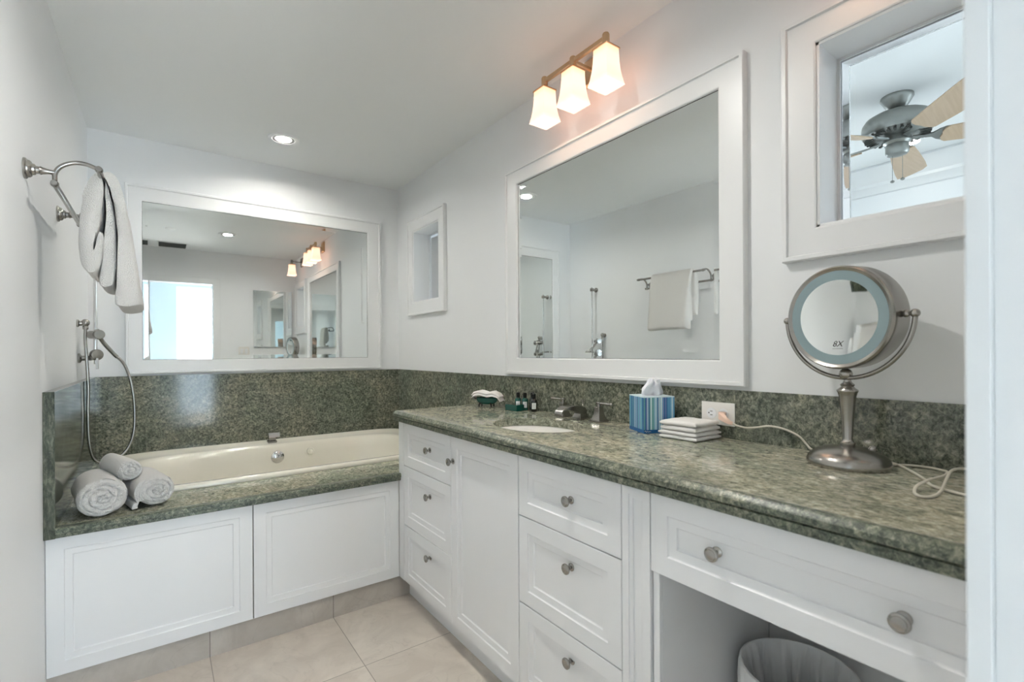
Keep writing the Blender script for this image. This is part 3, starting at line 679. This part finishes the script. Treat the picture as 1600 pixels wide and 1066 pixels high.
b = MB(); b.lathe([(.02, 2.360), (.060, 2.357), (.105, 2.348), (.128, 2.335), (.140, 2.316), (.143, 2.300), (.143, 2.268), (.136, 2.256), (.120, 2.250), (.095, 2.246), (.06, 2.243), (0, 2.243)], (fx, fy, 0), n=56); mot = obj('motor_housing', b, FANM, t)
b = MB()
for k in range(30):
    a = 2*pi*k/30; c = Vector((fx+cos(a)*.108, fy+sin(a)*.108, 2.2465)); d = Vector((cos(a), sin(a), 0)); s_ = Vector((-sin(a), cos(a), 0))
    b.loft([[c+d*u+s_*v+Vector((0, 0, h-u*.12)) for u, v in ((-.022, -.004), (.022, -.006), (.022, .006), (-.022, .004))] for h in (-.004, .003)])
obj('vent_slot', b, DARK, mot)
b = MB(); b.lathe([(.05, 2.245), (.056, 2.235), (.056, 2.215), (.045, 2.205), (.047, 2.195), (.047, 2.165), (.040, 2.155), (.020, 2.150), (0, 2.149)], (fx, fy, 0), n=36); obj('switch_housing', b, FANM, t)
for k, az in enumerate((225, 153, 81, 9, 297)):
    a = radians(az); d = Vector((sin(a), cos(a), 0)); s_ = Vector((cos(a), -sin(a), 0)); pit = radians(18)
    o = Vector((fx, fy, 2.222)); up = Vector((0, 0, 1))
    sp_ = s_*cos(pit)+up*sin(pit); n_ = d.cross(sp_).normalized()
    outl = [(.175, -.040), (.19, -.052), (.30, -.060), (.50, -.070), (.590, -.070), (.618, -.048), (.622, 0), (.618, .048), (.590, .070), (.50, .070), (.30, .060), (.19, .052), (.175, .040), (.168, .02), (.172, 0), (.168, -.02)]
    b = MB(); b.loft([[o+d*r+sp_*q+n_*h for r, q in outl] for h in (-.003, .003)]); bl = obj('fan_blade', b, BLADE, t, smooth=False)
    arm = [(.060, -.016), (.10, -.010), (.135, -.014), (.155, -.034), (.178, -.046), (.200, -.044), (.212, -.028), (.235, -.020), (.250, 0), (.235, .020), (.212, .028), (.200, .044), (.178, .046), (.155, .034), (.135, .014), (.10, .010), (.060, .016)]
    b = MB(); b.loft([[o+d*r+sp_*q*(1 if r > .11 else .9)+n_*h for r, q in arm] for h in (-.008, -.0035)]); b.loft([[o+d*r+sp_*q*.72+n_*h for r, q in arm] for h in (-.012, -.008)]); obj('blade_iron', b, FANM, bl)
for dx, L in ((-.020, .135), (.022, .125)):
    px_, py_ = fx-dx*.6*-1, fy-dx*.8
    b = MB(); b.tube([(px_, py_, 2.165), (px_, py_, 2.165-L)], .0012, 6); ch = obj('pull_chain', b, FANM, t)
    b = MB(); b.ball((px_, py_, 2.160-L), .0095, 14, sc=(1, 1, .7)); obj('chain_knob', b, FANM, ch)
t = thing('ceiling_disc', 'flat round fitting on the bedroom ceiling above the fan, seen through the window', 'ceiling disc', (2.353, .677, ZC))
b = MB(); b.lathe([(.045, 0), (.045, -.008), (.038, -.013), (0, -.014)], (2.353, .677, ZC)); obj('disc', b, mat('old_brass', (.45, .42, .33), .4, metal=.6), t)

t = thing('recessed_light', 'round recessed light in the bedroom ceiling near the crown moulding, seen through the window', 'ceiling light', (3.62, .95, ZC), 'recessed ceiling lights')
b = MB(); b.lathe([(.060, -.001), (.062, -.005), (.082, -.006), (.086, -.001), (.086, 0)], (3.62, .95, ZC), n=40, cap=False); obj('trim_ring', b, TRIM, t)
b = MB(); b.lathe([(.060, -.0045), (0, -.0065)], (3.62, .95, ZC), n=40); obj('lens', b, LENS, t)

# ------------------------------------------------------------ things on the counter
ZK = .9174
# cosmetic mirror
mc = Vector((1.350, .478, 1.277)); nrm = Vector((sin(radians(281)), cos(radians(281)), -.03)).normalized()
axs = Vector((0, 0, 1)).cross(nrm).normalized(); upv = nrm.cross(axs)
t = thing('cosmetic_mirror', 'round lit magnifying mirror on a brushed nickel pedestal, right end of counter', 'makeup mirror', (1.356, .474, ZK))
b = MB(); b.lathe([(.085, 0), (.0870, .005), (.0868, .011), (.0835, .020), (.0765, .028), (.065, .0355), (.050, .041), (.034, .0445), (.020, .047), (.015, .0485), (.0165, .052), (.0165, .056), (.0125, .058), (.0105, .064), (.0135, .115), (.0180, .168), (.0205, .177), (.0225, .180), (.0225, .183), (.016, .188), (.013, .192), (.0155, .196), (.010, .201), (.0075, .206), (.009, .212), (0, .214)], (1.356, .474, ZK), n=44)
obj('pedestal', b, NICK, t, angle=55)
b = MB(); b.ball((1.352, .476, 1.139), .0145, 22); obj('joint_ball', b, NICK, t)
b = MB(); b.lathe([(.006, 0), (.0065, .008), (.0095, .010), (.0095, .020), (.005, .024)], (1.384, .440, ZK+.028), (.2, -.5, .9), 18); obj('switch_knob', b, NICK, t)
yk = [mc+axs*(.147*cos(a_))+Vector((0, 0, 1))*(.147*sin(a_)) for a_ in [radians(180+180*k/44) for k in range(45)]]
b = MB(); b.tube(yk, .0052, 12); obj('yoke', b, NICK, t)
for sg in (-1, 1):
    b = MB(); b.ball(mc+axs*sg*.147, .0095, 18); b.ball(mc+axs*sg*.131, .0085, 18); b.tube([mc+axs*sg*.118, mc+axs*sg*.150], .004, 10); obj('pivot', b, NICK, t)
hd = .033
b = MB(); b.lathe([(.1165, hd-.001), (.1200, hd+.001), (.1235, hd-.002), (.1245, hd-.006), (.1245, -hd+.006), (.1235, -hd+.002), (.118, -hd), (.110, -hd)], mc, nrm, 96, cap=False)
b.lathe([(.1165, hd-.001), (.1105, hd-.0045), (.1035, hd-.006)], mc, nrm, 96, cap=False); hh = obj('mirror_drum', b, NICK, t, angle=50)
LITRING = mat('frosted_ring', (.27, .36, .38), .35)
b = MB(); b.lathe([(.1125, hd-.003), (.0905, hd-.0035)], mc, nrm, 96, cap=False); obj('light_ring', b, LITRING, t)
Rc = .62; rm = .0905; b = MB(); pr = []
for k in range(25):
    r = rm*(1-k/24); pr.append((r, hd-.0035-(math.sqrt(Rc*Rc-r*r)-math.sqrt(Rc*Rc-rm*rm))))
b.lathe(pr, mc, nrm, 96, cap=False); obj('magnifying_glass', b, MIRR, t, angle=89)
b = MB(); b.lathe([(.112, -hd-.0005), (.0, -hd-.0005)], mc, nrm, 72, cap=False); obj('plain_glass', b, MIRR, t)
INK = mat('black_ink', (.01, .01, .01), .6)
def text(body, size, parent, mtx, m, shear=0., name='lettering', ext=.0003):
    cu = bpy.data.curves.new(name, 'FONT'); cu.body = body; cu.size = size; cu.align_x = 'CENTER'; cu.align_y = 'CENTER'; cu.extrude = ext; cu.shear = shear
    tmp = bpy.data.objects.new(name, cu); C.objects.link(tmp); bpy.context.view_layer.update()
    me = bpy.data.meshes.new_from_object(tmp.evaluated_get(bpy.context.evaluated_depsgraph_get())); bpy.data.objects.remove(tmp)
    me.transform(mtx); me.materials.clear(); me.materials.append(m)
    po = Vector((0, 0, 0)); p = parent
    while p is not None: po += p.location; p = p.parent
    me.transform(Matrix.Translation(-po))
    o = bpy.data.objects.new(name, me); C.objects.link(o); o.parent = parent; return o
dn = lambda r: hd-.0035-(math.sqrt(Rc*Rc-r*r)-math.sqrt(Rc*Rc-rm*rm))
n2 = (nrm+upv*(.064/Rc)).normalized(); u2_ = n2.cross(axs)
mx = Matrix((axs, u2_, n2)).transposed().to_4x4(); mx.translation = mc+nrm*(dn(.064)+.0003)+upv*-.064+axs*-.002
text('8X', .0195, t, mx, INK, .3, ext=.0001)
q0 = mc+nrm*(dn(.075)+.0003)+upv*-.075
b = MB(); b.tube([q0-axs*.013, q0+axs*.011], .0004, 6); obj('underline', b, INK, t)

# tissue box
STR = bpy.data.materials.new('striped_card'); STR.use_nodes = True; tt = STR.node_tree; bb_ = tt.nodes['Principled BSDF']
tc = tt.nodes.new('ShaderNodeTexCoord'); sp_ = tt.nodes.new('ShaderNodeSeparateXYZ'); tt.links.new(tc.outputs['Object'], sp_.inputs[0])
def M_(op, a, v, t_=tt):
    n = t_.nodes.new('ShaderNodeMath'); n.operation = op
    for i, q in enumerate((a, v)):
        if q is None: continue
        if isinstance(q, (int, float)): n.inputs[i].default_value = q
        else: t_.links.new(q, n.inputs[i])
    return n.outputs[0]
u_ = M_('ADD', sp_.outputs[0], M_('MULTIPLY', sp_.outputs[1], -1.0)); cell = M_('FLOOR', M_('MULTIPLY', u_, 240.), None)
wn_ = tt.nodes.new('ShaderNodeTexWhiteNoise'); wn_.noise_dimensions = '1D'; tt.links.new(cell, wn_.inputs['W'])
c_ = ramp(tt, wn_.outputs['Value'], [(0, (.03, .16, .36)), (.18, (.10, .33, .55)), (.36, (.30, .55, .70)), (.52, (.16, .42, .44)), (.66, (.55, .72, .80)), (.8, (.18, .24, .50)), (.92, (.78, .88, .90))])
c_.node.color_ramp.interpolation = 'CONSTANT'
c2 = mixc(tt, M_('LESS_THAN', sp_.outputs[2], .012), c_, (.015, .12, .33))
c2 = mixc(tt, M_('GREATER_THAN', sp_.outputs[2], .1215), c2, (.72, .85, .90))
tt.links.new(c2, bb_.inputs['Base Color']); bb_.inputs['Roughness'].default_value = .4
ang = math.atan2(-.048, .103)
t = thing('tissue_box', 'blue striped cube tissue box on the vanity counter', 'tissue box', (1.331, 1.069, ZK), rot=(0, 0, ang))
w_ = .114; H_ = .125
b = MB(); sq = [(0, 0, 0), (w_, 0, 0), (w_, w_, 0), (0, w_, 0)]
el = [(w_/2+.036*cos(2*pi*i/40), w_/2+.022*sin(2*pi*i/40), H_) for i in range(40)]
b.add([(x, y, z) for x, y, z in sq]+[(x, y, H_) for x, y, z in sq], [(3, 2, 1, 0), (0, 1, 5, 4), (1, 2, 6, 5), (2, 3, 7, 6), (3, 0, 4, 7)])
b.ring(rectloop(el, 0, w_, 0, w_, H_), el); b.ring(el, [(x, y, H_-.012) for x, y, z in el]); obj('box', b, STR, t, local=True, smooth=False)
TIS = mat('tissue_paper', (.86, .88, .93), .9, Subsurface_Weight=0.0)
b = MB(); rings = []
for k in range(15):
    q = k/14; z = H_-.012+q*.062; ring = []
    for i in range(72):
        a = 2*pi*i/72; fold = 1+.30*sin(5*a+q*2)+.16*sin(9*a-q*3)+.22*noise.noise(Vector((cos(a)*2, sin(a)*2, q*3)))
        rx = (.017+.014*sin(pi*min(1, q*1.25)))*fold; ry = (.008+.010*q)*fold
        ring.append((w_/2+cos(a)*rx*(1.05 if q < .8 else 1-.9*(q-.8))+.010*q, w_/2+sin(a)*ry, z+.012*q*noise.noise(Vector((cos(a)*1.5, sin(a)*1.5, 7)))+(.010*sin(2*a+1)*q)))
    rings.append(ring)
b.loft(rings, True, False, True); obj('tissue', b, TIS, t, local=True, angle=60)
b = MB(); b.tube(spline([(.002, -.0004, .006), (.006, -.0004, .009), (.009, -.0004, .004), (.013, -.0004, .008), (.017, -.0004, .0045), (.021, -.0004, .007), (.026, -.0004, .005)], 5), .0006, 6); obj('white_script', b, CERAM, t, local=True)

# folded washcloths
def cloth(label, x0, x1, y0, y1, z, layers, th, seed, group, droop=.5):
    t = thing('folded_washcloth', label, 'washcloth', ((x0+x1)/2, (y0+y1)/2, z), group)
    for l in range(layers):
        zz0 = z+l*th; nx, ny = 22, 22; b = MB(); rings = []
        prof = []
        m_ = 10
        for j in range(ny+1):
            v = j/ny
            ring = []
            top = []; bot = []
            for i in range(nx+1):
                u = i/nx; ex = min(u, 1-u)*nx/2.2; ey = min(v, 1-v)*ny/2.2
                e_ = math.sqrt(max(0, 1-(1-min(1, ex))**2))*math.sqrt(max(0, 1-(1-min(1, ey))**2)); e_ = .42+.58*e_
                wv = .0022*noise.noise(Vector((u*3+seed, v*3, l*1.7)))+.0012*noise.noise(Vector((u*11+seed, v*11, l)))
                off = .0035*noise.noise(Vector((u*2.5, seed+l*3.1, v*2.5)))
                x = x0+(x1-x0)*u+off*1.2*(2*u-1)+.004*noise.noise(Vector((v*4, seed+l, 3)))
                y = y0+(y1-y0)*v+off*(2*v-1)+.004*noise.noise(Vector((u*4, seed+l, 9)))
                mid_ = zz0+th/2+wv*(1 if zz0 > .93 else .3)+(l)*.0004
                top.append((x, y, mid_+th*.52*e_)); bot.append((x, y, max(z, mid_-th*.50*e_)))
            rings.append(top+bot[::-1])
        b.loft(rings); obj('fold_layer', b, CLOTH, t, angle=75)
    return t
cloth('white folded washcloth, bottom of the stack beside the tissue box', 1.320, 1.458, .862, .998, ZK, 2, .0125, 3.3, 'washcloths stacked by the outlet')
cloth('white folded washcloth lying on top of the stack by the outlet', 1.322, 1.452, .866, .996, ZK+.0262, 2, .0155, 8.1, 'washcloths stacked by the outlet')

# outlet, plug and cord
t = thing('wall_outlet', 'white outlet plate set sideways in the granite splash', 'outlet', (XS, .880, .995))
obj('outlet_plate', MB().box((XS-.005, .822, .957), (XS, .938, 1.031)), CERAM, t, bevel=.002)
for y in (.901, .860):
    b = MB(); b.lathe([(.017, 0), (.017, .0015), (0, .0015)], (XS-.005, y, .994), (-1, 0, 0), 30); rc = obj('receptacle', b, TRIM, t)
    b = MB(); b.box((XS-.0072, y-.004, .999), (XS-.0062, y+.004, 1.0012)); b.box((XS-.0072, y-.004, .987), (XS-.0062, y+.004, .9892)); b.box((XS-.0072, y+.007, .9925), (XS-.0062, y+.0105, .9965)); obj('slot', b, INK, rc)
CORD = mat('ivory_cord', (.66, .63, .54), .45)
PLUG = mat('amber_plug', (.86, .62, .50), .35)
t = thing('power_plug', 'pinkish plug in the outlet with its cord leaving to the right', 'plug', (XS-.02, .86, .99))
b = MB(); b.loft([[(XS-.0072-d, .860+a-sh, .991+c-dz), (XS-.0072-d, .860-a-sh, .991+c-dz), (XS-.0072-d, .860-a-sh, .991-c-dz), (XS-.0072-d, .860+a-sh, .991-c-dz)] for a, c, d, sh, dz in ((.011, .011, 0, 0, 0), (.0115, .0115, .010, .001, .001), (.010, .010, .018, .008, .004), (.0075, .0075, .026, .022, .010), (.006, .006, .029, .036, .016), (.0045, .0045, .028, .046, .019))]); obj('plug_body', b, PLUG, t, bevel=.0015)
zc_ = ZK+.0035
cp = [(XS-.035, .812, .972), (1.438, .795, .966), (1.442, .769, .963), (1.452, .74, .968), (1.458, .711, .974), (1.460, .67, .970), (1.462, .632, .955), (1.463, .612, .935), (1.460, .597, zc_+.002), (1.458, .56, zc_), (1.463, .50, zc_), (1.464, .45, zc_), (1.450, .415, zc_), (1.420, .385, zc_), (1.375, .353, zc_), (1.316, .318, zc_), (1.27, .295, zc_), (1.245, .262, zc_), (1.235, .22, zc_), (1.24, .17, zc_)]
b = MB(); b.tube(spline(cp, 8), .0030, 10); co = obj('power_cord', b, CORD, t)
t = bpy.data.objects['cosmetic_mirror']
cp = [(1.405, .422, zc_+.004), (1.432, .400, zc_), (1.452, .375, zc_), (1.458, .345, zc_), (1.440, .318, zc_+.002), (1.405, .300, zc_+.006), (1.340, .292, zc_+.009), (1.262, .298, zc_+.012), (1.205, .303, zc_+.008), (1.168, .297, zc_+.002), (1.158, .283, zc_), (1.178, .272, zc_), (1.222, .270, zc_+.003), (1.285, .275, zc_+.016), (1.345, .278, zc_+.024), (1.40, .262, zc_+.020), (1.43, .232, zc_+.006), (1.44, .19, zc_)]
b = MB(); b.tube(spline(cp, 8), .0028, 10); obj('cord', b, CORD, t)

# soap dish shaped like a clawfoot tub
GRN = mat('green_enamel', (.010, .105, .085), .18, coat=.5)
BLK = mat('black_metal', (.012, .014, .014), .35, metal=.3)
dirv = Vector((1.395-1.315, 2.005-2.115, 0)).normalized()
a_ = math.atan2(dirv.y, dirv.x)
t = thing('soap_dish', 'small green bathtub-shaped dish on feet at the far end of the counter', 'soap dish', (1.346, 2.074, ZK), rot=(0, 0, a_))
b = MB(); rg = []
for k, z in ((.42, .016), (.62, .018), (.80, .026), (.92, .036), (1.0, .046), (1.04, .048), (1.0, .0495), (.95, .046), (.80, .028), (.5, .022)):
    rg.append([(.062*k*cos(q*2*pi/40)*(1+.05*(cos(q*2*pi/40))), .032*k*sin(q*2*pi/40), z) for q in range(40)])
b.loft(rg); obj('dish', b, GRN, t, local=True, angle=60)
for sx in (-1, 1):
    for sy in (-1, 1):
        b = MB(); b.tube(spline([(sx*.026, sy*.015, .022), (sx*.033, sy*.020, .014), (sx*.032, sy*.020, .006), (sx*.035, sy*.022, .0025)], 4), [.005]*4+[.004]*5+[.0028]*4, 8); obj('foot', b, BLK, t, local=True)
b = MB(); b.tube(spline([(-.058, 0, .040), (-.068, 0, .055), (-.067, 0, .072), (-.056, 0, .082), (-.046, 0, .078)], 5), .0035, 8); b.tube([(-.066, -.012, .063), (-.066, .012, .063)], .003, 8); obj('tap', b, BLK, t, local=True)
# cloth draped over it
t = thing('draped_washcloth', 'white folded washcloth lying across the green tub-shaped dish', 'washcloth', (1.346, 2.074, ZK+.05), rot=(0, 0, a_))
b = MB()
for l, (zo, s0, s1, wd) in enumerate(((0, -.068, .086, .038), (.0115, -.070, .082, .036))):
    rings = []
    for i in range(31):
        q = i/30; x = s0+(s1-s0)*q
        zz = .001+zo+.012*math.exp(-((q-.28)/.20)**2)+.007*math.exp(-((q-.72)/.12)**2)*(1+l*.2)
        if q > .86: zz -= (.022 if l == 0 else .012)*((q-.86)/.14)**1.6
        if q < .07: zz -= .006*(1-q/.07)
        th = .0074*(1 if 1 < i < 29 else .6 if i in (1, 29) else .25)
        ring = []
        for k in range(24):
            a = 2*pi*k/24; c_0, s_0 = cos(a), sin(a)
            yy = wd*math.copysign(abs(c_0)**.6, c_0); dd = th*math.copysign(abs(s_0)**.8, s_0)
            ring.append((x+.002*noise.noise(Vector((q*5, yy*60, l))), yy, zz+.006+dd+.0022*noise.noise(Vector((q*6, yy*40, l*3)))-.010*max(0, abs(yy)/wd-.7)))
        rings.append(ring)
    b.loft(rings)
obj('cloth', b, CLOTH, t, local=True, angle=75)

# toiletry bottles and the little soap carton
BG = mat('bottle_green', (.006, .085, .065), .12, coat=.6)
BK = mat('bottle_black', (.010, .013, .015), .12, coat=.6)
LAB = mat('paper_label', (.72, .76, .76), .5)
def bottle(x, y, h, m, label):
    az = math.atan2(-y, -x)          # label turned to the room
    t = thing('toiletry_bottle', label, 'bottle', (x, y, ZK), 'toiletry bottles', (0, 0, az))
    b = MB(); r0 = .0155; b.lathe([(r0*.9, 0), (r0, .002), (r0, h*.60), (r0*.93, h*.645), (r0*.62, h*.69), (r0*.5, h*.72)], n=30); obj('bottle_body', b, m, t, local=True)
    b = MB(); b.lathe([(.0085, h*.71), (.009, h*.72), (.009, h*.985), (.008, h), (0, h)], n=24); obj('cap', b, BLK, t, local=True)
    b = MB(); rg = [[((r0+.0005)*cos(q), (r0+.0005)*sin(q), z) for q in [radians(-38+76*k/12) for k in range(13)]] for z in (h*.16, h*.50)]
    b.loft(rg, False, False, False); lb = obj('paper_label', b, LAB, t, local=True)
    b = MB()
    for z, w__ in ((h*.42, 12), (h*.36, 20), (h*.30, 9), (h*.24, 16)):
        b.tube([((r0+.0007)*cos(q), (r0+.0007)*sin(q), z) for q in (radians(-w__), 0, radians(w__))], .0005, 5)
    obj('print', b, INK, lb, local=True)
bottle(1.412, 1.893, .084, BG, 'green bottle with white label behind the soap carton, leftmost of four')
bottle(1.423, 1.852, .084, BG, 'green bottle with white label behind the soap carton, second from the left')
bottle(1.449, 1.826, .086, BK, 'black bottle mostly hidden behind the front black one')
bottle(1.420, 1.779, .084, BK, 'black bottle standing in front at the right of the group of four')
a2 = math.atan2(1.825-1.919, 1.345-1.348)
t = thing('soap_carton', 'small flat dark green soap carton in front of the bottles', 'box', (1.348, 1.912, ZK), rot=(0, 0, radians(-84)))
obj('carton', MB().box((0, 0, 0), (.082, .050, .030)), BG, t, local=True, bevel=.0015)

# ------------------------------------------------------------ bin in the knee space
BIN = mat('frosted_bin', (.85, .86, .86), .35)
LINER = mat('bin_liner', (.92, .93, .93), .3)
bx, by = 1.285, .560
t = thing('waste_bin', 'white waste bin with a crumpled translucent liner under the knee drawer', 'bin', (bx, by, 0))
b = MB(); b.lathe([(.100, .002), (.104, .006), (.128, .392), (.131, .394), (.131, .398), (.126, .398), (.102, .01), (0, .008)], (bx, by, 0), n=48); obj('bin_body', b, BIN, t)
b = MB(); rings = []
for r, z, am in ((.134, .325, .004), (.1345, .36, .003), (.1345, .392, .001), (.133, .4015, .0005), (.128, .403, .0005), (.124, .398, .002), (.118, .37, .010), (.108, .28, .018), (.10, .16, .012), (.07, .08, .01), (.01, .05, 0)):
    ring = []
    for i in range(140):
        a = 2*pi*i/140; d = am*(noise.noise(Vector((cos(a)*7, sin(a)*7, z*5)))*1.5+.6*noise.noise(Vector((cos(a)*16, sin(a)*16, z*3))))
        ring.append((bx+cos(a)*(r+d), by+sin(a)*(r+d), z+(d*2 if z < .34 and r > .13 else 0)))
    rings.append(ring)
b.loft(rings, True, False, True); obj('liner', b, LINER, t, angle=60)
